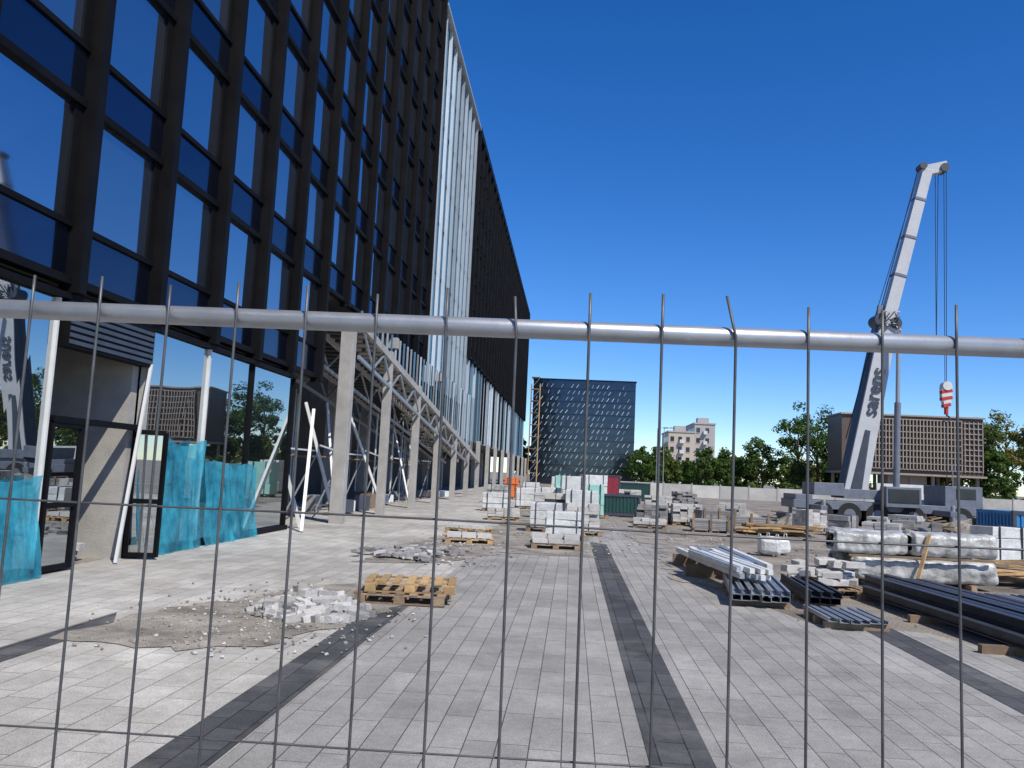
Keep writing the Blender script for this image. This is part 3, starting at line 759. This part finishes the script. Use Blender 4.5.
e=empty('paver_pallet',(4.25,14.6,0),.15); b=B(); pallet(b,0,0,.015,0,m_gwood); b.make('pallet',e); b=B()
for i in range(34): b.obox((R.uniform(-.42,.42),R.uniform(-.35,.35),.19+R.random()*.36),(R.uniform(.2,.4),.2,.10),m_block,reul(R.uniform(-.10,.10),R.uniform(-.10,.10),R.gauss(0,.4)),jit=.008)
b.make('blocks',e,bevel=.006)
def ibeam(b,p0,p1,mat,s=.13):
    p0=Vector(p0);p1=Vector(p1); z=Vector((0,0,s/2-.006))
    b.beam(p0+z,p1+z,s,.012,mat); b.beam(p0-z,p1-z,s,.012,mat); b.beam(p0,p1,.01,s-.026,mat)
b=B()
for k in range(2):
    for i in range(7-k*2):
        x=4.9+i*.19+k*.2; j=R.uniform(-.5,.5)
        ibeam(b,(x+.3,9.5+j,.17+k*.135),(x-.1,14.6+j,.17+k*.135),m_dsteel if R.random()<.8 else m_steel)
for y in(10,12,14): b.box(4.7,6.9,y,y+.1,0,.10,m_gwood)
b.make('steel_beam_stack')
b=B()
for i in range(7): b.cyl((6.9+i*.13,9.2+R.uniform(-.5,.5),.14),(6.6+i*.13,14.4,.14),.055,R.choice([m_dsteel,m_dsteel,m_steel]),seg=12)
for y in(10,13): b.box(6.5,7.9,y,y+.08,0,.08,m_gwood)
b.make('pipe_bundle')
def roll(b,x0,x1,y,z,r,ry):
    nu,nv=70,36; vs=[];fs=[]
    for i in range(nu+1):
        t=i/nu; x=x0+(x1-x0)*t; e_=1-.35*(max(0,abs(t-.5)*2-.95)/.05)**2
        for k in range(nv):
            a=2*math.pi*k/nv; sq=1/max(abs(math.cos(a)),abs(math.sin(a)))**.82
            rr=e_*sq*(1+.10*noise.noise(Vector((x*2.5,math.cos(a)*1.5+y,math.sin(a)*1.5+z)))+.06*noise.noise(Vector((x*9,math.cos(a)*5,math.sin(a)*5+z)))-.05*abs(math.sin(t*math.pi*4))**12)
            vs.append((x+.05*noise.noise(Vector((a,z,y*3))),y+math.cos(a)*ry*rr,max(.10,z+math.sin(a)*r*rr-.03*math.sin(t*math.pi))))
    for i in range(nu):
        for k in range(nv): fs.append((i*nv+k,i*nv+(k+1)%nv,(i+1)*nv+(k+1)%nv,(i+1)*nv+k))
    fs+=[tuple(range(nv)),tuple(range(nu*nv,nu*nv+nv))[::-1]]
    b.add(vs,fs,m_wrap)
e=empty('wrapped_insulation_bundle'); b=B()
roll(b,5.35,7.95,16.5,.34,.22,.33); roll(b,5.25,7.9,17.25,.34,.22,.33); roll(b,5.0,6.35,16.6,.80,.20,.32); roll(b,6.42,7.95,16.55,.82,.22,.32); roll(b,5.2,7.9,17.3,.80,.21,.32)
b.make('rolls',e,smooth=True)
b=B()
for x in(5.6,6.5,7.4): b.box(x,x+.1,16.1,17.7,0,.11,m_gwood)
b.beam((6.35,15.95,.05),(6.7,16.2,1.0),.07,.03,m_wood)
b.beam((5.2,16.1,.56),(7.8,16.1,.57),.05,.04,m_gwood)
b.make('bearers_and_straps',e)
for i in range(30):
    x=R.uniform(8.5,19); y=R.uniform(22,38)
    k=R.random()
    if k<.3: stack(x,y,R.uniform(0,3),1.1,.8,R.uniform(.2,.7),R.choice([m_block,m_gblock]))
    elif k<.5: wrapped(x,y,R.uniform(0,3),1.1,.8,R.uniform(.3,.9),R.choice([m_wrap,m_wwrap,m_gblock,m_craned]))
    else:
        b=B()
        for q in range(18): b.obox((x+R.uniform(-.5,.5),y+R.uniform(-.5,.5),.05+R.random()*.55),(1.8,.12,.05),R.choice([m_wood,m_gwood,m_dsteel]),reul(0,R.uniform(-.2,.2),R.uniform(0,3)))
        b.make('timber_pile')
for x,y,r,h in((10.2,36.5,1.6,.7),(17.5,37,2.0,.8),(8.2,44,1.8,.6),(24,40,3,1.0)):
    b=B(); n=26; vs=[];fs=[]
    for i in range(n+1):
        for k in range(n+1):
            u=(i/n-.5)*2; v=(k/n-.5)*2; d=math.hypot(u,v)
            z=h*max(0,1-d*d)+ (.25*h*noise.noise(Vector((u*3+x,v*3,y)))+.12*h*noise.noise(Vector((u*9+x,v*9,y))) if d<1 else 0)
            vs.append((x+u*r,y+v*r*.8,z if d<1 else -.02))
    for i in range(n):
        for k in range(n): a=i*(n+1)+k; fs.append((a,a+n+1,a+n+2,a+1))
    b.add(vs,fs,m_sand); b.make('soil_heap')
b=B(); b.cyl((0,0,0),(0,0,2.6),.06,m_craned); b.box(-.05,.05,-.4,.05,2.3,2.5,m_craned); b.box(-.2,.2,-.2,.2,0,.1,m_conc); b.make('site_post',loc=(12.9,23.4,0))
